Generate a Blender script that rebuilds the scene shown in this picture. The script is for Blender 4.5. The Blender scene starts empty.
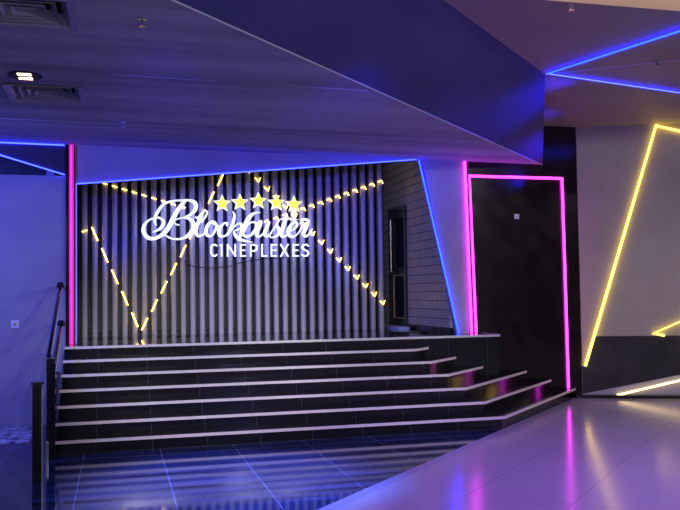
import bpy, bmesh, math, random
from mathutils import Vector, Matrix
random.seed(7)
S = bpy.context.scene
COL = S.collection

# ------------------------------------------------------------------ camera
F, YAW, PITCH, ROLL, EYE = 848.48, .259, .0435, -.0143, 1.6973
fw = Vector((math.sin(YAW)*math.cos(PITCH), math.cos(YAW)*math.cos(PITCH), math.sin(PITCH)))
rt = Vector((math.cos(YAW), -math.sin(YAW), 0)); up = rt.cross(fw)
r2 = rt*math.cos(ROLL)+up*math.sin(ROLL); u2 = -rt*math.sin(ROLL)+up*math.cos(ROLL)
cd = bpy.data.cameras.new('camera'); cam = bpy.data.objects.new('camera', cd); COL.objects.link(cam)
cd.sensor_width = 36; cd.lens = 36*F/680; cd.clip_start = .05; cd.clip_end = 200
M = Matrix((r2, u2, -fw)).transposed().to_4x4(); M.translation = Vector((0, 0, EYE)); cam.matrix_world = M
S.camera = cam
def ry(x, y, Y0):            # where the sight line through a measured photo point meets the real plane y=Y0
    d = fw+(x-340)/F*r2-(y-255)/F*u2
    return Vector((0, 0, EYE))+d*(Y0/d.y)

# ------------------------------------------------------------------ materials
def mat(name, col=(.5, .5, .5), rough=.5, metal=0, spec=.5, emit=None, es=0, coat=0):
    m = bpy.data.materials.new(name); m.use_nodes = True
    b = m.node_tree.nodes['Principled BSDF']
    b.inputs['Base Color'].default_value = (*col, 1); b.inputs['Roughness'].default_value = rough
    b.inputs['Metallic'].default_value = metal; b.inputs['Specular IOR Level'].default_value = spec
    b.inputs['Coat Weight'].default_value = coat; b.inputs['Coat Roughness'].default_value = .05
    if emit: b.inputs['Emission Color'].default_value = (*emit, 1); b.inputs['Emission Strength'].default_value = es
    return m
def nd(m, t, **kw):
    n = m.node_tree.nodes.new(t)
    for k, v in kw.items(): setattr(n, k, v)
    return n
def coords(m, scale=(1, 1, 1), rot=(0, 0, 0), loc=(0, 0, 0)):
    tc = nd(m, 'ShaderNodeTexCoord'); mp = nd(m, 'ShaderNodeMapping')
    mp.inputs['Scale'].default_value = scale; mp.inputs['Rotation'].default_value = rot; mp.inputs['Location'].default_value = loc
    m.node_tree.links.new(tc.outputs['Object'], mp.inputs['Vector']); return mp.outputs['Vector']
def noisy(m, c1, c2, scale=3, detail=5, vscale=(1, 1, 1), bump=0, rough=None):
    L = m.node_tree.links; b = m.node_tree.nodes['Principled BSDF']
    n = nd(m, 'ShaderNodeTexNoise'); n.inputs['Scale'].default_value = scale; n.inputs['Detail'].default_value = detail
    L.new(coords(m, vscale), n.inputs['Vector'])
    r = nd(m, 'ShaderNodeValToRGB'); r.color_ramp.elements[0].position = .35; r.color_ramp.elements[1].position = .65
    r.color_ramp.elements[0].color = (*c1, 1); r.color_ramp.elements[1].color = (*c2, 1)
    L.new(n.outputs['Fac'], r.inputs['Fac']); L.new(r.outputs['Color'], b.inputs['Base Color'])
    if bump:
        bp = nd(m, 'ShaderNodeBump'); bp.inputs['Strength'].default_value = bump; bp.inputs['Distance'].default_value = .02
        L.new(n.outputs['Fac'], bp.inputs['Height']); L.new(bp.outputs['Normal'], b.inputs['Normal'])
    if rough:
        mr = nd(m, 'ShaderNodeMapRange'); mr.inputs['To Min'].default_value = rough[0]; mr.inputs['To Max'].default_value = rough[1]
        L.new(n.outputs['Fac'], mr.inputs['Value']); L.new(mr.outputs['Result'], b.inputs['Roughness'])
    return m
def tiles(m, c1, c2, grout, w, h, mortar, rot=(0, 0, 0), loc=(0, 0, 0), off=0., bump=0.15, streak=None):
    L = m.node_tree.links; b = m.node_tree.nodes['Principled BSDF']
    t = nd(m, 'ShaderNodeTexBrick'); t.offset = off; t.squash = 1
    t.inputs['Scale'].default_value = 1; t.inputs['Brick Width'].default_value = w; t.inputs['Row Height'].default_value = h
    t.inputs['Mortar Size'].default_value = mortar; t.inputs['Mortar Smooth'].default_value = .1
    t.inputs['Color1'].default_value = (*c1, 1); t.inputs['Color2'].default_value = (*c2, 1); t.inputs['Mortar'].default_value = (*grout, 1)
    L.new(coords(m, (1, 1, 1), rot, loc), t.inputs['Vector'])
    out = t.outputs['Color']
    if streak:
        n = nd(m, 'ShaderNodeTexNoise'); n.inputs['Scale'].default_value = 1.5; n.inputs['Detail'].default_value = 6
        L.new(coords(m, streak, (0, 0, 0)), n.inputs['Vector'])
        mr = nd(m, 'ShaderNodeMapRange'); mr.inputs['From Min'].default_value = .3; mr.inputs['From Max'].default_value = .7
        mr.inputs['To Min'].default_value = .25; mr.inputs['To Max'].default_value = 2.0
        L.new(n.outputs['Fac'], mr.inputs['Value'])
        mx = nd(m, 'ShaderNodeMix', data_type='RGBA', blend_type='MULTIPLY'); mx.inputs['Factor'].default_value = 1
        L.new(out, mx.inputs['A']); L.new(mr.outputs['Result'], mx.inputs['B']); out = mx.outputs['Result']
        m2 = nd(m, 'ShaderNodeMapRange'); m2.inputs['To Min'].default_value = .03; m2.inputs['To Max'].default_value = .1
        L.new(n.outputs['Fac'], m2.inputs['Value']); L.new(m2.outputs['Result'], b.inputs['Roughness'])
    L.new(out, b.inputs['Base Color'])
    if bump:
        bp = nd(m, 'ShaderNodeBump', invert=True); bp.inputs['Strength'].default_value = bump; bp.inputs['Distance'].default_value = .003
        L.new(t.outputs['Fac'], bp.inputs['Height']); L.new(bp.outputs['Normal'], b.inputs['Normal'])
    return m
PI = math.pi
m_plaster = noisy(mat('facade_plaster', rough=.7), (.30, .29, .36), (.34, .33, .40), 2, bump=.05)
m_wallgrey = noisy(mat('grey_wall_panel', rough=.6), (.38, .33, .28), (.42, .37, .31), 1.5, bump=.03)
m_ceil = noisy(mat('lower_ceiling_paint', rough=.8, spec=.15), (.32, .32, .36), (.54, .54, .58), 1.0, 5, (.22, 2.6, 1), bump=.2)
m_ceilup = noisy(mat('upper_ceiling_paint', rough=.55, spec=.3), (.32, .27, .25), (.37, .32, .30), 1, 4, (.4, 1.5, 1), bump=.06)
m_bulk = noisy(mat('bulkhead_paint', rough=.7, spec=.2), (.055, .055, .16), (.07, .07, .19), 1, 3, bump=.03)
m_dark = mat('dark_recess', (.02, .018, .04), .6)
m_purpdark = mat('dark_fascia', (.035, .022, .045), .6)
m_black = noisy(mat('black_granite', rough=.12, spec=.5), (.006, .006, .010), (.012, .012, .017), 20, bump=0)
e_halo = mat('blue_backlight', (.1, .1, .5), .5, emit=(.03, .07, 1), es=2.2)
e_pale = mat('pale_outline_led', (.5, .5, .9), .4, emit=(.10, .13, .62), es=1.6)
e_dim = mat('blue_line_led', (.3, .3, .9), .4, emit=(.010, .018, 1), es=22)
e_pinkc = mat('pink_neon_core', (.8, .1, .6), .4, emit=(1, .06, .55), es=1.2)
m_riser = tiles(mat('black_riser_tile', rough=.13), (.004, .004, .007), (.006, .006, .010), (.05, .05, .06), .6, 5, .003, (PI/2, 0, 0), (.21, 0, 0), bump=.1)
m_edge = noisy(mat('honed_granite_edge', rough=.45), (.62, .57, .55), (.70, .65, .62), 30)
m_stage = tiles(mat('polished_stage_tile', rough=.05, spec=.9), (.012, .012, .02), (.016, .016, .025), (.05, .05, .07), .8, .8, .003, bump=.05)
m_door = noisy(mat('black_gloss_panel', rough=.16), (.006, .003, .006), (.012, .006, .009), 4, rough=(.1, .22))
m_floord = tiles(mat('dark_blue_marble_tile', rough=.2, spec=.35), (.006, .014, .050), (.009, .020, .065), (.20, .19, .30), .8, .8, .003, (0, 0, 0), (.33+.8, -7.69+8, 0), bump=.1, streak=(.5, 7, 1))
m_floorl = tiles(mat('pale_porcelain_tile', rough=.17), (.40, .37, .40), (.43, .40, .42), (.25, .20, .28), 1.7, .85, .004, (0, 0, -PI/4), (0, -1.84, 0), bump=.1)
m_border = mat('floor_border', (.33, .30, .40), .2)
m_slat = noisy(mat('grey_laminate_slat', rough=.33), (.42, .41, .43), (.48, .47, .49), 6, 3, (1, 1, .2))
m_slatback = mat('navy_back_panel', (.006, .006, .018), .5)
m_tile = tiles(mat('ribbed_mosaic_tile', rough=.35), (.62, .57, .55), (.52, .49, .48), (.10, .09, .12), .085, .14, .008, (0, -PI/2, -PI/2), (0, 0, 0), bump=.6)
m_metal = mat('black_powder_coated_steel', (.02, .02, .03), .14, .6)
m_chrome = mat('post_highlight_metal', (.62, .6, .6), .25, 1)
m_brass = mat('brass_trim', (.75, .6, .35), .3, 1)
m_glass = mat('dark_glass', (.03, .03, .06), .06, 0, .8)
m_white = mat('white_plastic', (.75, .75, .8), .4)
m_grille = mat('grey_grille_metal', (.42, .42, .42), .45, .2)
m_grilled = mat('duct_dark', (.015, .015, .02), .7)
m_floorrefl = noisy(mat('painted_floor_reflection', rough=.25), (.02, .02, .05), (.95, .98, .9), 9, 8)  # mottled bright reflection on the glossy floor, painted as colour
m_mat = mat('pale_blue_textile', (.45, .5, .75), .8)
e_pink = mat('pink_neon', (.8, .1, .6), .4, emit=(.80, .03, .80), es=6)
e_pinkd = mat('pink_neon_deep', (.8, .1, .6), .4, emit=(.80, .012, .42), es=.8)
e_blue = mat('blue_neon', (.1, .2, .8), .4, emit=(.002, .008, 1), es=38)
e_bluel = mat('pale_blue_neon', (.3, .3, .9), .4, emit=(.008, .014, 1), es=32)
e_yel = mat('yellow_neon', (.8, .7, .2), .4, emit=(1, .70, .085), es=4.5)
e_warm = mat('warm_led', (.8, .7, .5), .4, emit=(1, .62, .10), es=8)
e_warmfl = mat('warm_white_neon', (.8, .7, .5), .4, emit=(1, .74, .30), es=3.2)
e_white = mat('white_lit_letter', (.8, .8, .9), .4, emit=(.88, .95, 1), es=1.05)
e_star = mat('yellow_lit_star', (.8, .8, .1), .4, emit=(1, .93, .004), es=1.1)
e_lamp = mat('warm_lamp', (.9, .8, .6), .4, emit=(1, .72, .42), es=6)
e_day = mat('cool_lamp', (.9, .9, 1), .4, emit=(.85, .88, 1), es=7)

# ------------------------------------------------------------------ mesh helpers
def tagit(o, label=None, cat=None, group=None, kind=None):
    if label: o['label'] = label
    if cat: o['category'] = cat
    if group: o['group'] = group
    if kind: o['kind'] = kind
    return o
def link(name, bm, m, parent=None, smooth=False):
    me = bpy.data.meshes.new(name); bmesh.ops.recalc_face_normals(bm, faces=bm.faces); bm.to_mesh(me); bm.free()
    for x in (m if isinstance(m, (list, tuple)) else [m]): me.materials.append(x)
    if smooth:
        for p in me.polygons: p.use_smooth = True
    o = bpy.data.objects.new(name, me); COL.objects.link(o)
    if parent:
        o.parent = parent; o.matrix_parent_inverse = parent.matrix_world.inverted() if False else Matrix.Translation(-parent.location) if parent.type == 'EMPTY' else Matrix.Identity(4)
    return o
def empty(name, loc, label, cat, group=None):
    o = bpy.data.objects.new(name, None); COL.objects.link(o); o.location = loc; o.empty_display_size = .1
    return tagit(o, label, cat, group)
def prism(bm, pts, ext, mi=0, mi_side=None):
    a = [bm.verts.new(p) for p in pts]; b = [bm.verts.new(Vector(p)+Vector(ext)) for p in pts]
    fs = [bm.faces.new(a), bm.faces.new(b)]
    for f in fs: f.material_index = mi
    for i in range(len(a)):
        j = (i+1) % len(a); f = bm.faces.new((a[i], a[j], b[j], b[i])); f.material_index = mi if mi_side is None else mi_side
def box(bm, lo, hi, bev=0, mi=0):
    r = bmesh.ops.create_cube(bm, size=1)
    for v in r['verts']:
        v.co = Vector([lo[i]+(v.co[i]+.5)*(hi[i]-lo[i]) for i in range(3)])
    es = {e for v in r['verts'] for e in v.link_edges}
    for f in {f for v in r['verts'] for f in v.link_faces}: f.material_index = mi
    if bev: bmesh.ops.bevel(bm, geom=list(es), offset=bev, segments=2, affect='EDGES', profile=.7)
def tube(bm, pts, r, n=8, closed=False):
    pts = [Vector(p) for p in pts]; rings = []
    N = len(pts); prev = None
    for i, p in enumerate(pts):
        if i == 0: t = (pts[1]-p).normalized(); k = 1
        elif i == N-1: t = (p-pts[i-1]).normalized(); k = 1
        else:
            a = (p-pts[i-1]).normalized(); b = (pts[i+1]-p).normalized(); t = (a+b).normalized(); k = 1
        if prev is None:
            ref = Vector((0, 0, 1)) if abs(t.z) < .9 else Vector((0, 1, 0)); u = t.cross(ref).normalized()
        else: u = (prev-t*prev.dot(t)).normalized()
        prev = u; w = t.cross(u)
        rr = r[i] if isinstance(r, (list, tuple)) else r
        rings.append([bm.verts.new(p+(u*math.cos(2*PI*j/n)+w*math.sin(2*PI*j/n))*rr) for j in range(n)])
    for a, b in zip(rings, rings[1:]):
        for j in range(n): bm.faces.new((a[j], a[(j+1) % n], b[(j+1) % n], b[j]))
    bm.faces.new(rings[0]); bm.faces.new(rings[-1])
def cyl(bm, c, r, h, axis=(0, 0, 1), n=20, r1=None):
    c = Vector(c); a = Vector(axis).normalized(); tube(bm, [c-a*h/2, c+a*h/2], [r, r if r1 is None else r1], n)
def B(): return bmesh.new()
def one(name, m, build, parent=None, smooth=False):
    bm = B(); build(bm); return link(name, bm, m, parent, smooth)
def struct(name, m, build): return tagit(one(name, m, build), kind='structure')
def neon(pts, r, m, label, base=None, name='neon_tube', chan=None):
    """a flexible neon tube in a slim mounting channel against the surface behind it (chan = offset direction)"""
    e = empty(name, pts[0], label, 'neon light')
    one('tube', m, lambda bm: tube(bm, pts, r, 8), e, True)
    if chan is not None:
        c = Vector(chan)*(r*.95)
        one('mounting_channel', m_white, lambda bm: tube(bm, [Vector(p)+c for p in pts], r*.55, 4), e)
    return e

# ------------------------------------------------------------------ dimensions
H = .15; D0 = 11.3543; TD = .2926; XL = -.63; XC = 3.861; DC = TD*math.tan(PI/8)
YF = 11.92; ZS = 7*H; ZL = 3.70; ZU = 4.25
def zl(x): return 3.735-.0142*(x+.5)          # the low ceiling falls very slightly to the right
YB = 14.03

# ------------------------------------------------------------------ floors
def fl_dark(bm):
    prism(bm, [(-4, 1.02, 0), (-4, YF+.1, 0), (7.0, YF+.1, 0), (6.9, 11.92, 0)], (0, 0, -.1))
struct('floor', m_floord, fl_dark)
def bord(bm):
    prism(bm, [(-4, 1.02, 0), (6.9, 11.92, 0), (6.99, 11.85, 0), (-4, .86, 0)], (0, 0, -.1))
struct('floor_border', m_border, bord)
def fl_light(bm):
    prism(bm, [(-4, .86, 0), (6.99, 11.85, 0), (7.0, 12.2, 0), (13, 12.2, 0), (13, -4, 0), (-4, -4, 0)], (0, 0, -.1))
struct('floor_pale', m_floorl, fl_light)

# ------------------------------------------------------------------ ceiling, low part left, soffit face, upper part right
P1 = Vector((.33, 5.8, ZL)); P2 = Vector((6.62, 12.09, zl(6.6)))
d45 = Vector((1, 1, 0))
A0 = Vector((-4, 1.47, zl(-4))); A2 = Vector((6.45, 11.92, zl(6.45)))
U0 = Vector((-4, .08, ZU)); U1 = Vector((2.68, 6.9, ZU)); U2 = Vector((4.95, 9.03, ZU))
VENTS = [(-.97, 6.04, .68), (-1.03, 8.6, .72)]
def lowc(bm):
    es = []; loops = [[A0, A2, Vector((-4, YF, zl(-4)))]]
    for x0, y0, s_ in VENTS: loops.append([Vector((x, y, zl(x))) for x, y in ((x0, y0), (x0+s_, y0), (x0+s_, y0+s_), (x0, y0+s_))])
    for lp in loops:
        v = [bm.verts.new(p) for p in lp]
        for i in range(len(v)): es.append(bm.edges.new((v[i], v[(i+1) % len(v)])))
    bmesh.ops.triangle_fill(bm, edges=es, use_beauty=True, use_dissolve=False)
    g = bmesh.ops.extrude_face_region(bm, geom=list(bm.faces))
    for v in g['geom']:
        if isinstance(v, bmesh.types.BMVert): v.co.z += .06
struct('ceiling_low', m_ceil, lowc)
def soffit(bm):
    v = [bm.verts.new(p) for p in (A0, A2, U2, U1, U0, (-4, 11.95, ZU), (5.6, 11.95, ZU), (6.45, 11.95, A2.z), (-4, 11.95, A0.z))]
    bm.faces.new((v[0], v[1], v[2], v[4])); bm.verts.remove(v[3])
    bm.faces.new((v[1], v[7], v[6])); bm.faces.new((v[1], v[6], v[2])); bm.verts.remove(v[5]); bm.verts.remove(v[8])
o = struct('trim_1', m_bulk, soffit)
struct('bulkhead_highlight', mat('painted_edge_highlight', (.45, .45, .5), .4), lambda bm: tube(bm, [A0+Vector((0, 0, -.002)), A2+Vector((-.02, -.02, -.002))], .009, 6))  # pale bead put in as the highlight along the bulkhead edge
struct('ceiling_high', m_ceilup, lambda bm: prism(bm, [U0+Vector((0, 6.05, 0)), (3.2, 6.68, ZU), (13, 6.68, ZU), (13, 12.6, ZU), (-4, 12.6, ZU)], (0, 0, .1)))
struct('ceiling_cove', m_ceilup, lambda bm: (prism(bm, [(-4, -4, ZU+.45), (13, -4, ZU+.45), (13, 6.9, ZU+.45), (-4, 6.9, ZU+.45)], (0, 0, .1)), box(bm, (1.5, 6.68, ZU+.1), (13, 6.78, ZU+.45))))

for yy in (10.33, 8.0):
    xr = yy-5.47-.1
    struct('trim_6', m_ceil, lambda bm: prism(bm, [(-4, yy, zl(-4)-.006), (xr, yy, zl(xr)-.006), (xr, yy+.018, zl(xr)-.006), (-4, yy+.018, zl(-4)-.006)], (0, 0, .01)))

# ------------------------------------------------------------------ front wall of the stage recess (with its slanted opening)
TL = ry(76, 184, YF); TR = ry(410, 160, YF); BR = ry(457, 333, YF); RT = ry(418, 161, YF)
TLs = Vector((-.515, YF, TL.z)); slope = (TR.z-TL.z)/(TR.x-TL.x)
RT = Vector((RT.x, YF, zl(RT.x)-.0)); TR = Vector((RT.x-.03, YF, TL.z+slope*(RT.x-.03-TLs.x)))
def front(bm):
    top = zl(-.5)+.3
    prism(bm, [(-.64, YF, ZS+.001), (-.515, YF, ZS+.001), TLs, TR, (RT.x, YF, top), (-.64, YF, top)], (0, .12, 0))
    prism(bm, [(RT.x, YF, top), (BR.x, YF, ZS+.001), (5.16, YF, ZS+.001), (5.16, YF, top)], (0, .12, 0))
struct('wall_front', m_plaster, front)
struct('wall_front_left', m_plaster, lambda bm: box(bm, (-4, YF, 0), (-.641, YF+.12, 3.31)))
def recess(bm):
    box(bm, (-4, YF+.45, 3.2), (-.641, YF+.5, 4.1)); box(bm, (-4, YF+.12, 3.2), (-.641, YF+.45, 3.3))
struct('wall_recess_left', m_dark, recess)
a1, a2 = ry(0, 155, YF), ry(66, 175, YF)
k = (a1.z-a2.z)/(a1.x-a2.x)
struct('trim_2', m_purpdark, lambda bm: prism(bm, [(-3.9, YF-.01, a2.z+k*(-3.9-a2.x)), (-.645, YF-.01, a2.z+.005), (-.645, YF-.01, zl(-.6)-.01), (-3.9, YF-.01, 4.4)], (0, .05, 0)))
struct('wall_left', m_plaster, lambda bm: box(bm, (-4.1, -4, 0), (-4, YF+.6, 4.8)))
# glossy black panelling to the right of the stage, behind door panel
def blackw(bm):
    box(bm, (5.161, YF+.005, 0), (7.045, YF+.12, ZU))
struct('wall_black_panelling', m_door, blackw)
# right wall, slightly turned
W0 = Vector((7.05, YF, 0)); wd = Vector((1.46, -.60, 0)).normalized(); wn = Vector((-wd.y, wd.x, 0)) # away from camera
if wn.y < 0: wn = -wn
def wp(s, z, off=0): return W0+wd*s+Vector((0, 0, z))-wn*off
def spx(x, y):               # photo point on the right wall plane -> (s, z)
    d = fw+(x-340)/F*r2-(y-255)/F*u2; c = Vector((0, 0, EYE)); t = (W0-c).dot(wn)/d.dot(wn); p = c+d*t
    return (p-W0).dot(wd), p.z
LW = 6.4; ZD = .95
def rwall(bm):
    sB, zB = spx(586, 366); sD, _ = spx(593.5, 336)
    prism(bm, [wp(0, zB), wp(sB, zB), wp(sD, ZD), wp(LW, ZD), wp(LW, ZU), wp(0, ZU)], wn*.12)
struct('wall_right', m_wallgrey, rwall)
def rdado(bm):
    sB, zB = spx(586, 366); sD, _ = spx(593.5, 336)
    prism(bm, [wp(0, 0), wp(LW, 0), wp(LW, ZD), wp(sD, ZD), wp(sB, zB), wp(0, zB)], wn*.12)
m_dado = noisy(mat('charcoal_gloss_dado', rough=.2), (.022, .022, .026), (.035, .035, .04), 3, rough=(.15, .3))
struct('wall_right_dado', m_dado, rdado)
struct('trim_3', m_black, lambda bm: prism(bm, [wp(-.12, 0, .0), wp(LW, 0, .0), wp(LW, 0, .36), wp(-.12, 0, .12)], (0, 0, .05)))
def wedge(bm): prism(bm, [wp(-.02, .052, .005), wp(1.6, .052, .005), wp(LW, .052, .005), wp(LW, 1.2, .005), wp(1.5, .36, .005)], -wn*.05)
m_wedge = mat('pale_plinth_laminate', (.42, .40, .46), .35)
w = one('angled_plinth_panel', m_wedge, wedge); tagit(w, 'pale triangular panel low on the dark dado right of the black wall', 'panel')
struct('wall_far_right', m_wallgrey, lambda bm: box(bm, (13, -4, 0), (13.1, 12.3, 4.9)))

# ------------------------------------------------------------------ stage recess interior
struct('wall_back', m_slatback, lambda bm: (box(bm, (-.8, YB+.16, ZS+.001), (4.56, YB+.22, 4.4)), box(bm, (-.55, YB+.061, ZS+.06), (4.5, YB+.159, ZS+.1)), box(bm, (-.55, YB+.061, 4.1), (4.5, YB+.159, 4.14))))
struct('wall_passage_back', m_slatback, lambda bm: box(bm, (4.4, 15.401, ZS-.05), (5.1, 15.5, 4.4)))
struct('wall_stage_left', m_plaster, lambda bm: box(bm, (-.9, YF+.121, ZS+.001), (-.8, YB+.22, 4.4)))
def tw(bm): box(bm, (4.9, YF+.12, 1.13), (4.99, 13.93, 4.4)); box(bm, (4.9, 13.93, 3.19), (4.99, 15.4, 4.4)); box(bm, (4.9, 14.86, ZS+.001), (4.99, 15.4, 3.19))
struct('wall_stage_right', m_tile, tw)
struct('baseboard_stage_right', m_black, lambda bm: box(bm, (4.885, YF+.121, ZS+.001), (4.99, 13.93, 1.13)))
struct('ceiling_stage', m_bulk, lambda bm: box(bm, (-.9, YF+.121, 4.3), (5.1, 15.5, 4.4)))

# ------------------------------------------------------------------ stage platform and stairs
st = empty('stage_platform', (2.4, D0, 0), 'raised black tiled stage in front of the slatted feature wall', 'stage')
XE = 5.365
def top(bm): 
    prism(bm, [(XL, D0, ZS), (XE, D0, ZS), (XE, YF-.002, ZS), (5.1, YF-.002, ZS), (5.1, 15.4, ZS), (XL-.17, 15.4, ZS), (XL-.17, YF+.125, ZS), (XL, YF+.125, ZS)], (0, 0, -.03))
one('deck', m_stage, top, st)
def rim(bm):
    prism(bm, [(XL, D0-.02, ZS+.001), (XE+.02, D0-.02, ZS+.001), (XE+.02, YF-.002, ZS+.001), (XE-.01, YF-.002, ZS+.001), (XE-.01, D0+.01, ZS+.001), (XL, D0+.01, ZS+.001)], (0, 0, -.032))
one('deck_edge', m_edge, rim, st)
one('front_panel', m_riser, lambda bm: (box(bm, (XL, D0, 0), (XE, D0+.05, ZS-.031)), box(bm, (XE-.05, D0+.05, 0), (XE, YF-.002, ZS-.031)), box(bm, (XL, D0+.05, 0), (XL+.05, YF-.002, ZS-.031))), st)
sr = empty('staircase', (2, D0-6*TD, 0), 'wide flight of glossy black steps leading up to the stage', 'stairs')
NT = .032
for kk in range(1, 7):
    z = (7-kk)*H; y = D0-kk*TD; cx = XC+kk*DC
    yw = D0-.001 if kk < 4 else YF-.003
    dep = yw-y
    # riser body (each course sits between the wall and its own front)
    def body(bm, ins=.02):
        a = ins*math.tan(PI/8)
        zz = z-H+(.0 if kk == 6 else .001)
        pts = [(XL, y+ins, 0), (cx-a, y+ins, 0), (cx-a+dep-ins, yw, 0)]
        if kk >= 4: pts += [(XE+.003, yw, 0), (XE+.003, D0-.002, 0)]
        pts += [(XL, D0-.002, 0)] if kk >= 4 else [(XL, yw, 0)]
        prism(bm, [(p[0], p[1], zz) for p in pts], (0, 0, H-NT-.001))
    r = one('riser', m_riser, body, sr)
    def slab(bm):
        pts = [(XL-.004*kk, y, z), (cx, y, z), (cx+dep, yw, z)]
        if kk >= 4: pts += [(XE+.003, yw, z), (XE+.003, D0-.002, z), (XL, D0-.002, z)]
        else: pts += [(XL, yw, z)]
        prism(bm, pts, (0, 0, -NT), 0, 0)
    t = one('tread', m_black, slab, sr)
    def nose(bm):
        w_ = .012; a = w_*math.tan(PI/8); s2 = w_
        x0 = XL-.004*kk
        q = math.sqrt(.5)
        outer = [(x0, y), (cx, y), (cx+dep, yw)]
        o2 = [(x0, y-w_), (cx+a, y-w_), (cx+dep+w_/q, yw)]
        prism(bm, [(p[0], p[1], z+.001) for p in outer]+[(p[0], p[1], z+.001) for p in reversed(o2)], (0, 0, -NT-.001))
    n_ = one('nosing', m_edge, nose, t)
    n_['label'] = 'pale honed granite edge of a black step'

# ------------------------------------------------------------------ slatted feature wall
sl = empty('slatted_wall_panel', (2, YB, ZS), 'grey vertical slats lining the back of the stage', 'wall panel')
PX = [(-.470+i*.1534) for i in range(33)]
me = None
for i, x in enumerate(PX):
    if me is None:
        bm = B()
        # a shallow curved fin, flat at the back
        n = 8; pr = []
        for j in range(n+1):
            a = PI*(j/n); pr.append((-math.cos(a)*.044, -abs(math.sin(a))**.55*.05-.012))
        prism(bm, [(-.044, .06, 0)]+[(p[0], p[1]+.012, 0) for p in pr]+[(.044, .06, 0)], (0, 0, 3.24))
        o = link('slat', bm, m_slat, sl); me = o.data
        for p in me.polygons: p.use_smooth = False
    else:
        o = o.copy(); COL.objects.link(o)
    o.location = (x, YB, ZS+.001)

def run(a, b, label, tick=0, skip=(), m=e_warm):
    """LED line crossing the slats: one lit piece on the face of each slat it crosses"""
    YL = YB-.062
    a = ry(a[0], a[1], YL); b = ry(b[0], b[1], YL)
    if a.x > b.x: a, b = b, a
    k = (b.z-a.z)/(b.x-a.x)
    e = empty('led_strip', (a.x, YL, a.z), label, 'led strip', 'led lines crossing the slatted wall')
    for x in PX:
        hw = .04 if abs(k) < 1.2 else .05
        if x+hw < a.x or x-hw > b.x: continue
        xa, xb = max(x-hw, a.x-.02), min(x+hw, b.x+.02)
        if xb-xa < .015: continue
        za, zb = a.z+k*(xa-a.x), a.z+k*(xb-a.x)
        pts = [(xa, YL, za), (xb, YL, zb)]
        if tick: pts = [(xa, YL, za), (xb-.015, YL, zb-.015*k), (xb+.012, YL, zb-.015*k-tick*.05)] if tick > 0 else [(xa, YL, za), (xb-.012, YL, zb-.012*k), (xb+.016, YL, zb-.012*k+.07)]
        one('led_segment', m, lambda bm: tube(bm, pts, .0078, 6), e)
    return e
run((103, 183), (189, 209), 'dashed warm led line falling from the upper left to the script letters')
run((79, 232.5), (92, 229), 'short kinked piece of warm led near the left edge of the slats')
run((93, 230), (141, 333), 'dashed warm led line falling from left down to the stage floor')
run((140, 333), (222, 177), 'dashed warm led line rising from stage floor behind the first big letter')
run((250, 173), (383, 304), 'dashed warm led line falling rightwards below the last star', tick=-1)
run((258, 224), (383, 180), 'dashed warm led line rising to the top right corner of the slats', tick=1)

# thin loose cable under the sign
cb = [ry(x, y, YB-.06) for x, y in [(184.5, 261), (188, 264.5), (196, 267), (210, 268), (228, 266.5), (244, 261.5), (262, 259), (290, 257.5)]]
tagit(one('loose_cable', m_metal, lambda bm: tube(bm, cb, .006, 5)), 'thin black cable sagging across the slats under the sign', 'cable')

# ------------------------------------------------------------------ sign
YS = YB-.16
def catmull(pts, n=6):
    out = []; P = [pts[0]]+list(pts)+[pts[-1]]
    for i in range(1, len(P)-2):
        for s in range(n):
            t = s/n; q = []
            for c in range(len(pts[0])):
                a, b, c2, d = P[i-1][c], P[i][c], P[i+1][c], P[i+2][c]
                q.append(.5*((2*b)+(-a+c2)*t+(2*a-5*b+4*c2-d)*t*t+(-a+3*b-3*c2+d)*t**3))
            out.append(tuple(q))
    out.append(tuple(pts[-1])); return out
def stroke(bm, pts, depth=.05, smooth=True, zoff=0, wk=.84, pw=.4):
    """ribbon in the sign plane; pts = (photo x, photo y, width) measured on the sign; lifted to real metres on the plane y=YS"""
    P = catmull(pts) if smooth else pts
    W = [(ry(p[0], p[1], YS+zoff), p[2]/60.*wk*(p[2]/3.3)**pw) for p in P]
    L_, R_ = [], []
    for i, (p, w) in enumerate(W):
        a = W[max(i-1, 0)][0]; b = W[min(i+1, len(W)-1)][0]; t = (b-a).normalized()
        nrm = Vector((-t.z, 0, t.x))*w*.5
        L_.append(p+nrm); R_.append(p-nrm)
    dv = Vector((0, depth, 0))
    vs = [[bm.verts.new(q) for q in (l, r, r+dv, l+dv)] for l, r in zip(L_, R_)]
    for a, b in zip(vs, vs[1:]):
        for j in range(4): 
            try: bm.faces.new((a[j], a[(j+1) % 4], b[(j+1) % 4], b[j]))
            except ValueError: pass
    bm.faces.new(vs[0]); bm.faces.new(vs[-1])
def crop(x0, y0, s): return lambda L: [(x0+a/s, y0+b/s, w/s) for a, b, w in L]
cA = crop(138, 192, 10.2); cB = crop(185, 192, 10.2); cC = crop(225, 192, 10.2); cD = crop(268, 192, 10.2)
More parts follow.
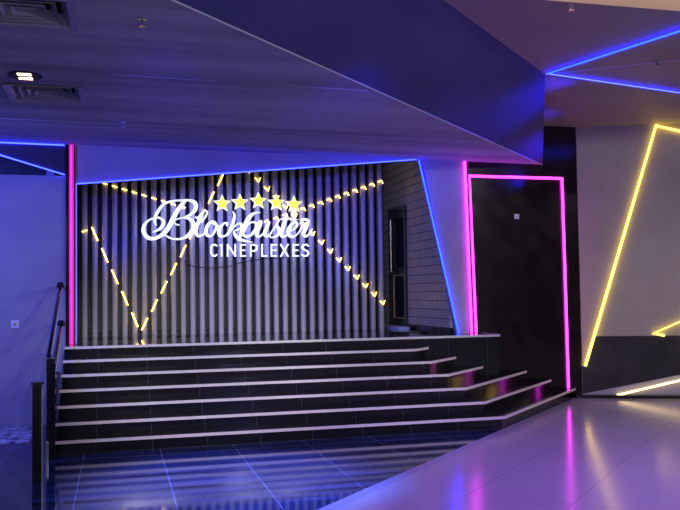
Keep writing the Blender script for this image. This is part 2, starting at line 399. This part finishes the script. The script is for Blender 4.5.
script = [
 ('letter_b', [cA([(188, 342, 14), (172, 300, 30), (178, 250, 34), (205, 195, 36), (262, 125, 30), (340, 92, 22), (420, 84, 20), (490, 80, 20), (560, 92, 34), (592, 130, 42), (580, 185, 42), (530, 232, 30), (470, 258, 22), (400, 275, 16), (372, 302, 14), (388, 328, 18), (425, 335, 16)]),
              cA([(492, 85, 26), (445, 130, 40), (395, 200, 46), (350, 290, 48), (300, 380, 46), (240, 440, 40), (160, 475, 36), (95, 460, 40), (58, 405, 42), (62, 345, 38), (100, 295, 26), (160, 265, 20), (220, 262, 24), (260, 295, 32), (252, 340, 36), (215, 380, 30), (150, 407, 14)]),
              cA([(478, 262, 18), (530, 275, 32), (565, 320, 44), (562, 375, 46), (530, 425, 42), (480, 462, 34), (410, 480, 24), (340, 472, 24), (280, 440, 18)])]),
 ('letter_l', [cB([(104, 250, 10), (130, 262, 28), (165, 225, 22), (205, 192, 20), (228, 205, 22), (215, 245, 22), (170, 310, 22)]), cB([(178, 215, 30), (150, 280, 38), (122, 350, 40), (112, 410, 38), (140, 448, 32), (190, 430, 22), (225, 380, 16)])]),
 ('letter_o', [cB([(290, 298, 20), (250, 318, 34), (220, 370, 38), (222, 430, 36), (262, 450, 28), (300, 410, 28), (322, 350, 28), (305, 305, 22), (270, 300, 20), (300, 330, 14), (350, 345, 14)])]),
 ('letter_c', [cB([(428, 345, 24), (432, 318, 24), (400, 318, 24), (362, 360, 36), (348, 415, 38), (372, 452, 32), (420, 440, 20), (470, 385, 16)])]),
 ('letter_k', [cC([(80, 196, 10), (98, 235, 28), (88, 300, 34), (62, 370, 34), (30, 430, 30), (0, 450, 14)]), cC([(62, 400, 14), (105, 345, 22), (150, 318, 24), (172, 335, 24), (150, 375, 22), (95, 398, 20), (108, 440, 34), (150, 480, 36), (215, 500, 26), (285, 512, 6)])]),
 ('letter_b', [cC([(362, 208, 8), (312, 212, 26), (258, 245, 42), (218, 320, 50), (182, 400, 48), (150, 470, 24)]), cC([(228, 340, 14), (275, 308, 22), (318, 315, 26), (315, 375, 32), (270, 435, 32), (215, 452, 30), (182, 420, 24)])]),
 ('letter_u', [cC([(318, 345, 12), (352, 300, 22), (372, 308, 32), (345, 375, 36), (325, 430, 36), (350, 455, 28), (400, 415, 20), (440, 345, 14)]), cC([(455, 300, 30), (430, 360, 36), (408, 420, 36), (430, 452, 28), (480, 415, 18)])]),
 ('letter_s', [cD([(10, 445, 12), (50, 390, 16), (90, 330, 18), (118, 292, 14)]), cD([(112, 290, 14), (92, 335, 30), (112, 375, 34), (118, 415, 34), (85, 452, 28), (35, 462, 18), (20, 445, 16)])]),
 ('letter_t', [cD([(196, 218, 20), (186, 275, 32), (158, 350, 38), (140, 415, 38), (152, 455, 32), (190, 440, 20), (225, 390, 14)]), cD([(105, 292, 8), (150, 272, 22), (215, 270, 24), (268, 282, 22), (312, 278, 8)])]),
 ('letter_e', [cD([(218, 405, 14), (270, 378, 20), (302, 335, 24), (290, 305, 24), (252, 320, 30), (218, 375, 38), (215, 430, 38), (250, 457, 30), (300, 430, 18), (345, 370, 14)])]),
 ('letter_r', [cD([(328, 395, 10), (358, 330, 20), (352, 296, 22), (345, 278, 24), (378, 276, 26), (420, 292, 30)]), cD([(420, 290, 26), (388, 370, 38), (365, 425, 36), (388, 452, 30), (425, 425, 22), (455, 375, 12)])]),
]
sg = empty('script_sign', ry(210, 232, YS), 'white glowing script lettering reading Blockbuster mounted on the slats', 'sign')
for nm, strokes in script:
    bm = B()
    for q, s in enumerate(strokes): stroke(bm, s, zoff=.004*q)
    lt = link(nm, bm, e_white, sg)
    bm = B()
    for q, s in enumerate(strokes): stroke(bm, s, zoff=.062+.003*q, depth=.008, wk=.5)
    link('backlight', bm, e_halo, lt)
for x in (165, 200, 240, 290):      # stand-off pins to the slats
    p = ry(x, 226, YS)
    one('stand_off', m_metal, lambda bm: tube(bm, [p+Vector((0, .04, 0)), p+Vector((0, .12, 0))], .012, 8), sg)

cs = crop(205, 235, 6.18)
BL = [('letter_c', [[(74, 66), (62, 59), (46, 62), (39, 75), (39, 112), (46, 126), (62, 129), (74, 121)]]),
 ('letter_i', [[(95, 66), (104, 60), (104, 130)]]),
 ('letter_n', [[(141, 131), (141, 59), (188, 129), (188, 58)]]),
 ('letter_e', [[(251, 60), (222, 60), (222, 129), (251, 129)], [(222, 94), (247, 94)]]),
 ('letter_p', [[(284, 131), (284, 60), (306, 60), (320, 68), (320, 90), (306, 98), (284, 98)]]),
 ('letter_l', [[(354, 58), (354, 129), (384, 129)]]),
 ('letter_e', [[(443, 60), (412, 60), (412, 129), (443, 129)], [(412, 94), (439, 94)]]),
 ('letter_x', [[(470, 58), (514, 131)], [(514, 58), (470, 131)]]),
 ('letter_e', [[(578, 60), (548, 60), (548, 129), (578, 129)], [(548, 94), (574, 94)]]),
 ('letter_s', [[(640, 67), (628, 59), (610, 61), (602, 74), (610, 88), (632, 98), (641, 112), (632, 127), (614, 130), (600, 121)]])]
sb = empty('capital_sign', ry(260, 251, YS), 'white glowing capital letters reading CINEPLEXES below the script lettering', 'sign')
for nm, strokes in BL:
    bm = B(); bh = B()
    for q, s in enumerate(strokes):
        for a, b in zip(s, s[1:]):
            dx, dy = b[0]-a[0], b[1]-a[1]; l = math.hypot(dx, dy); ex = 3.2*dx/l, 3.2*dy/l
            q_ = cs([(a[0]-ex[0], a[1]-ex[1], 10.5), (b[0]+ex[0], b[1]+ex[1], 10.5)]); stroke(bm, q_, smooth=False, depth=.04, wk=.8, pw=0); stroke(bh, q_, smooth=False, depth=.008, zoff=.05, wk=.5, pw=0)
    lt = link(nm, bm, e_white, sb); link('backlight', bh, e_halo, lt)
for x in (212, 262, 307):
    p = ry(x, 250.5, YS)
    one('stand_off', m_metal, lambda bm: tube(bm, [p+Vector((0, .04, 0)), p+Vector((0, .12, 0))], .01, 8), sb)
names = ['leftmost of the five yellow glowing stars above the script lettering', 'second yellow glowing star from the left above the script lettering',
         'highest yellow glowing star, in the middle of the five', 'fourth yellow glowing star from the left, right of the highest one', 'rightmost and lowest of the five yellow glowing stars']
for (sx, sy), lb in zip([(222.3, 203.6), (240, 202.4), (258.5, 200.9), (276.6, 202.8), (294.2, 204.3)], names):
    c = ry(sx, sy, YS)
    e = empty('star_light', c, lb, 'star', 'yellow stars above the sign')
    def starp(r, y): return [c+Vector((math.sin(2*PI*i/10)*(r if i % 2 == 0 else r*.44), y, math.cos(2*PI*i/10)*(r if i % 2 == 0 else r*.44))) for i in range(10)]
    one('rim', e_white, lambda bm: prism(bm, starp(.150, 0), (0, .045, 0)), e)
    one('face', e_star, lambda bm: prism(bm, starp(.128, -.012), (0, .013, 0)), e)
    one('stand_off', m_metal, lambda bm: tube(bm, [c+Vector((0, .04, 0)), c+Vector((0, .12, 0))], .012, 8), e)

# ------------------------------------------------------------------ door in the tiled side wall
dr = empty('door_1', (4.9, 14.4, ZS), None, None); dr['kind'] = 'structure'
m_leaf = mat('dark_door_leaf', (.03, .028, .045), .25)
one('door_frame', m_leaf, lambda bm: (box(bm, (4.86, 13.93, ZS), (4.95, 13.99, 3.19)), box(bm, (4.86, 14.80, ZS), (4.95, 14.86, 3.19)), box(bm, (4.86, 13.99, 3.13), (4.95, 14.80, 3.19))), dr)
one('door_leaf', m_leaf, lambda bm: box(bm, (4.90, 13.99, ZS+.005), (4.94, 14.80, 3.13), .003), dr)
one('upper_pane', m_glass, lambda bm: box(bm, (4.893, 14.10, 2.12), (4.902, 14.68, 3.0)), dr)
one('lower_pane', m_glass, lambda bm: box(bm, (4.893, 14.10, 1.25), (4.902, 14.68, 1.95)), dr)
one('pull_handle', m_chrome, lambda bm: (tube(bm, [(4.86, 14.70, 2.05), (4.86, 14.70, 3.0)], .016, 8), tube(bm, [(4.86, 14.7, 2.15), (4.9, 14.7, 2.15)], .01, 6), tube(bm, [(4.86, 14.7, 2.9), (4.9, 14.7, 2.9)], .01, 6)), dr)
def trimf(bm):
    for lo, hi in [((14.06, 1.21), (14.08, 1.99)), ((14.66, 1.21), (14.7, 1.99)), ((14.08, 1.21), (14.66, 1.225)), ((14.08, 1.975), (14.66, 1.99))]:
        box(bm, (4.885, lo[0], lo[1]), (4.903, hi[0], hi[1]))
one('panel_moulding', m_brass, trimf, dr)
def dmat(bm):
    prism(bm, [(4.80+.2*math.cos(a)*1.0, 14.12+.26*math.sin(a), ZS+.0015) for a in [2*PI*i/24 for i in range(24)]] and
          [(4.72+math.copysign(abs(math.cos(a))**.5, math.cos(a))*.14, 14.05+math.copysign(abs(math.sin(a))**.5, math.sin(a))*.45, ZS+.0015) for a in [2*PI*i/28 for i in range(28)]], (0, 0, .035))
tagit(one('door_mat', m_mat, dmat), 'pale blue rounded mat on the stage floor before the dark door', 'mat')

# ------------------------------------------------------------------ neon lights
n1 = empty('neon_post', (-.575, YF-.06, ZS), 'thick pink neon post standing left of the slatted stage wall', 'neon light')
one('tube', e_pinkd, lambda bm: tube(bm, [(-.568, YF-.05, ZS+.002), (-.568, YF-.05, zl(-.6)-.012)], .03, 12), n1, True)
one('core', e_pinkc, lambda bm: tube(bm, [(-.568, YF-.079, ZS+.01), (-.568, YF-.082, zl(-.6)-.02)], .008, 8), n1, True)
one('black_channel', m_metal, lambda bm: (box(bm, (-.64, YF-.075, ZS+.002), (-.61, YF-.003, zl(-.6)-.012)), box(bm, (-.61, YF-.016, ZS+.002), (-.525, YF-.003, zl(-.6)-.012))), n1)
pr0, pr1 = ry(463.5, 163, YF-.03), ry(470.5, 333, YF-.03)
neon([(5.13, YF-.028, zl(5.1)-.01), (5.185, YF-.028, ZS+.006)], .022, e_pink, 'single pink neon tube just left of the black panel frame', chan=(0, 1, 0))
nf = empty('neon_rectangle', (6.0, YF, ZS), 'pink neon tube bent around the glossy black wall panel', 'neon light')
YN = YF-.022
c1, c2, c3 = ry(469.5, 176, YN), ry(562, 178.5, YN), Vector((6.79, YN, .157))
one('tube', e_pink, lambda bm: tube(bm, [(5.262, YN, ZS+.006), (c1.x, YN, c1.z), (c1.x+.01, YN, c1.z)], .02, 8), nf, True)
one('tube', e_pink, lambda bm: tube(bm, [(c1.x-.01, YN, c1.z), (c2.x, YN, c2.z)], .02, 8), nf, True)
one('tube', e_pink, lambda bm: tube(bm, [(c2.x, YN, c2.z+.01), (c3.x, YN, c3.z)], .02, 8), nf, True)
one('panel', m_door, lambda bm: prism(bm, [(5.27, YF+.001, ZS+.01), (c1.x+.01, YF+.001, c1.z-.01), (c2.x-.01, YF+.001, c2.z-.01), (6.775, YF+.001, .16)], (0, .003, 0)), nf)
pB = BR.copy()
neon([(RT.x+.01, YF-.014, zl(RT.x)-.01), (BR.x+.02, YF-.014, ZS+.006)], .0115, e_blue, 'bright blue neon tube slanting down beside the mosaic side wall', chan=(0, 1, 0))
eo = neon([(-.507, YF-.012, TL.z), (TR.x, YF-.012, TR.z)], .0065, e_dim, 'thin blue neon outlining the top and left of the stage opening', chan=(0, 1, 0))
one('side_tube', e_pale, lambda bm: tube(bm, [(-.507, YF-.012, ZS+.01), (-.507, YF-.012, TL.z)], .006, 6), eo, True)
def upx(x, y, z0):
    d = fw+(x-340)/F*r2-(y-255)/F*u2; return Vector((0, 0, EYE))+d*((z0-EYE)/d.z)
def lw(x, y): return ry(x, y, YF-.02)
q0, q1 = lw(0, 138), lw(67, 145.5)
kq = (q0.z-q1.z)/(q0.x-q1.x)
neon([(-3.2, YF-.024, zl(-3.2)-.016), (-.655, YF-.024, zl(-.65)-.016)], .0085, e_dim, 'upper of the two blue neon lines left of the pink post', chan=(0, 1, 0))
neon([(-3.0, YF-.024, a2.z+k*(-3.0-a2.x)), (-.655, YF-.024, a2.z)], .0085, e_dim, 'lower of the two blue neon lines left of the pink post', chan=(0, 1, 0))
z0 = ZU-.018
vA = upx(546.5, 74, z0); vB = upx(680, 31, z0); vC = upx(680, 93, z0)
neon([vA, vA+(vB-vA)*1.5], .009, e_blue, 'bright blue ceiling neon, the branch running towards the upper right', chan=(0, 0, 1))
neon([vA+Vector((.03, -.01, 0)), vA+(vC-vA)*1.5], .0065, e_bluel, 'thinner blue ceiling neon, the branch running towards the yellow neon', chan=(0, 0, 1))
sA, sB_ = upx(556, 73, ZU-.006), upx(680, 60, ZU-.006)
tagit(one('ceiling_seam_strip', mat('pale_seam', (.75, .6, .65), .4), lambda bm: tube(bm, [sA, sA+(sB_-sA)*1.5], .005, 4)), 'thin pale seam strip on the ceiling between both blue neon branches', 'strip')
def wq(x, y, off=.03): s, z = spx(x, y); return wp(s, z, off)
t1, t2, t3 = wq(655.5, 126), wq(585, 366), wq(680, 131.5)
neon([t2, t1, t1+(t3-t1)*3], .021, e_yel, 'long yellow neon slanting up the right wall and bending at the ceiling', chan=tuple(wn))
g1, g2, g3 = wq(680, 321.5), wq(652.5, 333.5), wq(664, 335.5)
neon([g1+(g1-g2)*2, g2, g3], .018, e_yel, 'short yellow neon chevron just above the dark dado at right edge', chan=tuple(wn))
h1, h2 = wq(616, 394.5, .085), wq(680, 379.5, .085)
neon([h1, h1+(h2-h1)*3], .016, e_warmfl, 'warm white neon line across the low pale triangular panel', chan=tuple(wn))

# ------------------------------------------------------------------ small wall fittings
def plate(c, sz, label, rocker=True):
    e = empty('wall_plate', c, label, 'wall fitting')
    one('cover', m_white, lambda bm: box(bm, (c[0]-sz, c[1]-.012, c[2]-sz), (c[0]+sz, c[1], c[2]+sz), .003), e)
    one('button', m_chrome, lambda bm: box(bm, (c[0]-sz*.4, c[1]-.016, c[2]-sz*.5), (c[0]+sz*.4, c[1]-.011, c[2]+sz*.5), .002), e)
p = ry(15, 324, YF); plate((p.x, YF, p.z), .05, 'square pale wall plate on the blue lit wall left of the stair')
p = ry(516.5, 216.5, YF); plate((p.x, YF+.001, p.z), .04, 'small square white plate high on the glossy black panel')

# ------------------------------------------------------------------ handrail and posts, left of the stair
hr = empty('handrail', (-.68, 9.4, 0), 'black steel double handrail climbing along the left end of the steps', 'handrail')
def rail(p, q):
    def f(bm): tube(bm, [(-.70, YF-.002, p[1]), (-.70, p[0]+.06, p[1]), (-.68, p[0], p[1]), (-.68, q[0], q[1]), (-.68, q[0]-.05, q[1]-.05), (-.68, q[0]-.05, q[1]-.2)], .023, 10)
    return f
one('rail', m_metal, rail((11.41, 1.83), (9.46, 1.08)), hr, True)
one('rail', m_metal, rail((11.51, 1.34), (9.75, .71)), hr, True)
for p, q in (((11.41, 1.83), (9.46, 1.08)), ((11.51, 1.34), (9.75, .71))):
    one('rail_highlight', m_white, lambda bm: tube(bm, [(-.655, p[0]-.08, p[1]-.03), (-.655, q[0]+.02, q[1]+.01)], .005, 6), hr)['label'] = 'painted highlight line along the black rail'  # white strip stands in for light reflected along each rail
for (y, z) in ((11.41, 1.83), (11.51, 1.34)):
    def cap(bm):
        bmesh.ops.create_uvsphere(bm, u_segments=14, v_segments=8, radius=.05, matrix=Matrix.Translation((-.68, y, z)))
    one('end_knob', m_metal, cap, hr, True)
one('post', m_metal, lambda bm: box(bm, (-.70, 9.38, 0), (-.61, 9.44, 1.05), .006), hr)
one('post', m_metal, lambda bm: box(bm, (-.70, 9.68, 0), (-.64, 9.74, .68), .006), hr)
m_bal = m_metal
one('balustrade_panel', m_bal, lambda bm: prism(bm, [(-.684, 9.44, .0), (-.684, 9.44, 1.0), (-.684, 10.2, .84), (-.684, 11.3, .74), (-.684, 11.3, 0)], (.02, 0, 0)), hr)
one('foot_cover', m_chrome, lambda bm: box(bm, (-.70, 9.345, .0), (-.675, 9.379, .19), .004), hr)
pp = empty('newel_post', (-.68, 8.36, 0), 'square black post with a highlight strip added on its edge, nearest the camera by the stair', 'post')
one('shaft', m_metal, lambda bm: box(bm, (-.745, 8.33, 0), (-.665, 8.42, .88), .004), pp)
one('post_highlight', m_chrome, lambda bm: box(bm, (-.664, 8.325, 0), (-.652, 8.345, .86), .002), pp)  # chrome strip put in for the highlight on the post corner
one('top_cap', m_metal, lambda bm: box(bm, (-.755, 8.32, .881), (-.65, 8.43, .905), .004), pp)
struct('reflection_strip', m_floorrefl, lambda bm: box(bm, (-4, 10.55, .0005), (-.98, YF-.03, .006)))  # painted reflection laid along the floor at far left

# ------------------------------------------------------------------ ceiling fittings
def diffuser(x0, y0, s, label):
    z = zl(x0+s/2)
    e = empty('air_diffuser', (x0+s/2, y0+s/2, z), label, 'air vent', 'square air diffusers in the low ceiling')
    def ring(bm, r0, r1, zt, zb):
        cx, cy = x0+s/2, y0+s/2
        o_ = [bm.verts.new((cx+a*r0, cy+b*r0, zb)) for a, b in ((-1, -1), (1, -1), (1, 1), (-1, 1))]
        i_ = [bm.verts.new((cx+a*r1, cy+b*r1, zt)) for a, b in ((-1, -1), (1, -1), (1, 1), (-1, 1))]
        o2 = [bm.verts.new(v.co+Vector((0, 0, -.006))) for v in o_]; i2 = [bm.verts.new(v.co+Vector((0, 0, -.006))) for v in i_]
        for j in range(4):
            n_ = (j+1) % 4
            bm.faces.new((o_[j], o_[n_], i_[n_], i_[j])); bm.faces.new((o2[j], o2[n_], i2[n_], i2[j]))
            bm.faces.new((o_[j], o_[n_], o2[n_], o2[j])); bm.faces.new((i_[j], i_[n_], i2[n_], i2[j]))
    one('duct_box', m_grilled, lambda bm: (box(bm, (x0-.02, y0-.02, z+.2), (x0+s+.02, y0+s+.02, z+.21)), *[box(bm, lo, hi) for lo, hi in (((x0-.02, y0-.02, z+.07), (x0-.01, y0+s+.02, z+.2)), ((x0+s+.01, y0-.02, z+.07), (x0+s+.02, y0+s+.02, z+.2)), ((x0-.01, y0-.02, z+.07), (x0+s+.01, y0-.01, z+.2)), ((x0-.01, y0+s+.01, z+.07), (x0+s+.01, y0+s+.02, z+.2)))]), e)
    one('frame', m_grille, lambda bm: ring(bm, s/2+.015, s/2-.035, z+.0, z-.012), e)
    for j in range(4):
        r0 = s/2-.035-j*.075
        one('louvre', m_grille, lambda bm: ring(bm, r0-.0, r0-.06, z+.085, z+.005), e)
diffuser(*VENTS[0], 'square air diffuser in the top left corner, nearest the camera')
diffuser(*VENTS[1], 'square air diffuser beyond the twin lamp, nearer to the stage')
c = upx(25, 75, zl(-.8)); 
dl = empty('downlight', (c.x, c.y, zl(c.x)), 'small round recessed downlight with two warm glowing bars on the left ceiling', 'ceiling light')
one('trim_ring', m_grilled, lambda bm: cyl(bm, (c.x, c.y, zl(c.x)-.006), 0.15, .012, n=28), dl)
for dy in (-.075, .075):
    one('lamp_bar', e_lamp, lambda bm: box(bm, (c.x-.06, c.y+dy-.035, zl(c.x)-.018), (c.x+.06, c.y+dy+.035, zl(c.x)-.012), .004), dl)
def sprinkler(c, z, label):
    e = empty('sprinkler', (c.x, c.y, z), label, 'sprinkler', 'sprinkler heads')
    one('escutcheon', m_chrome, lambda bm: cyl(bm, (c.x, c.y, z-.005), .035, .008, n=16), e)
    one('stem', m_chrome, lambda bm: cyl(bm, (c.x, c.y, z-.03), .01, .045, n=10), e)
    one('deflector', m_chrome, lambda bm: (cyl(bm, (c.x, c.y, z-.06), .028, .005, n=12), tube(bm, [(c.x-.018, c.y, z-.04), (c.x-.018, c.y, z-.06)], .004, 5), tube(bm, [(c.x+.018, c.y, z-.04), (c.x+.018, c.y, z-.06)], .004, 5)), e)
c = upx(123, 122, 3.72); sprinkler(c, zl(c.x), 'sprinkler head on the low left ceiling, the one nearer the stage')
c = upx(142, 19, 3.72); sprinkler(c, zl(c.x), 'sprinkler head on the low left ceiling near the diagonal edge')
c = upx(657, 61, ZU); sprinkler(c, ZU, 'sprinkler head between the blue ceiling neon branches')
c = upx(573, 3, ZU); sprinkler(Vector((c.x, 6.73, 0)), ZU, 'sprinkler head at the ceiling step along the top of the photo')

# ------------------------------------------------------------------ cove light of the room, and unseen fill spots added behind the camera
def spot(loc, tgt, e, col, size=.12, ang=120, name='lobby_fill_spot'):
    ld = bpy.data.lights.new(name, 'SPOT'); ld.energy = e; ld.color = col; ld.spot_size = math.radians(ang); ld.spot_blend = .8; ld.shadow_soft_size = size
    o = bpy.data.objects.new(name, ld); COL.objects.link(o); o.location = loc
    o.rotation_euler = (Vector(tgt)-Vector(loc)).to_track_quat('-Z', 'Y').to_euler(); return o
for x, y, e in [(-2, -1.5, 200), (1.5, -2.5, 220), (5, -2.5, 200), (8.5, 1.5, 300), (10.5, 6, 330)]:
    spot((x, y, 4.5), (x-.1*x, y+4.5, 0), e, (.98, .90, 1), ang=150)  # unseen fill spots standing in for ambient light from behind
spot((.5, 1.2, 3.9), (1.2, 12.5, .55), 1700, (1, .96, .94), ang=24, name='stage_fill_spot')  # this and the next: added frontal fill for slats and steps
spot((3.2, 1.2, 3.9), (3.2, 12.5, .6), 900, (.9, .9, 1), ang=24, name='stage_fill_spot')
# blue wall washer and floor lamp of the room, then added colour fills
spot((-3.2, 8.5, 3.5), (-1.4, 11.9, 1.3), 650, (.085, .10, 1), .2, 110, 'blue_wall_washer')
spot((.9, 7.7, 3.6), (1.0, 7.7, 0), 3200, (.03, .16, 1), .1, 52, 'blue_lamp_and_fill')
for x, e in ((.7, 900), (2.6, 1300), (4.0, 600)):
    spot((x-.6, 3.0, 3.0), (x, 11.92, 3.45), e, (.05, .035, 1), .05, 17, 'facade_fill')  # added blue fill on the front wall, no fixture
for x, z in ((-.05, 2.45), (3.62, 2.2)):
    spot((x, YB-.6, z), (x, YB, z), 8, (.02, .02, 1), .05, 110, 'sign_side_fill')  # unseen blue fill added on both sides of the sign
spot((5.75, 9.1, 3.85), (5.0, 9.6, 4.05), 90, (.02, .015, 1), .08, 85, 'blue_lamp_and_fill')  # added blue fill for the bulkhead face, no fixture
spot((6.65, 10.8, 3.5), (5.9, 11.2, 3.8), 90, (.02, .015, 1), .08, 90, 'blue_lamp_and_fill')  # second added fill, at the far end of the bulkhead
spot((4.5, 3.0, 2.9), (4.8, 11.92, 2.9), 850, (.07, .03, 1), .05, 12, 'facade_fill')  # added blue fill for the wall strip right of the opening
spot((2.9, .5, 2.9), (1.9, 7.5, 4.0), 300, (.42, .42, 1), .3, 80, 'blue_lobby_fill')  # added bluish fill to lift the bulkhead and low ceiling
spot((3.9, 6.0, 4.15), (3.6, 6.6, 0), 700, (.26, .05, 1), .3, 110, 'violet_floor_fill')  # added violet fill to brighten the pale floor
ld = bpy.data.lights.new('cove_light', 'AREA'); ld.shape = 'RECTANGLE'; ld.size = 8; ld.size_y = .1; ld.energy = 25; ld.color = (1, .62, .22)
o = bpy.data.objects.new('cove_light', ld); COL.objects.link(o); o.location = (6, 6.2, ZU+.4); o.rotation_euler = (math.radians(70), 0, 0)

w = bpy.data.worlds.new('lobby_ambience'); S.world = w; w.use_nodes = True
w.node_tree.nodes['Background'].inputs[0].default_value = (.24, .22, .27, 1); w.node_tree.nodes['Background'].inputs[1].default_value = .7

S.view_settings.view_transform = 'Standard'; S.view_settings.look = 'None'; S.view_settings.gamma = 1; S.view_settings.exposure = 0
S.view_settings.use_curve_mapping = False
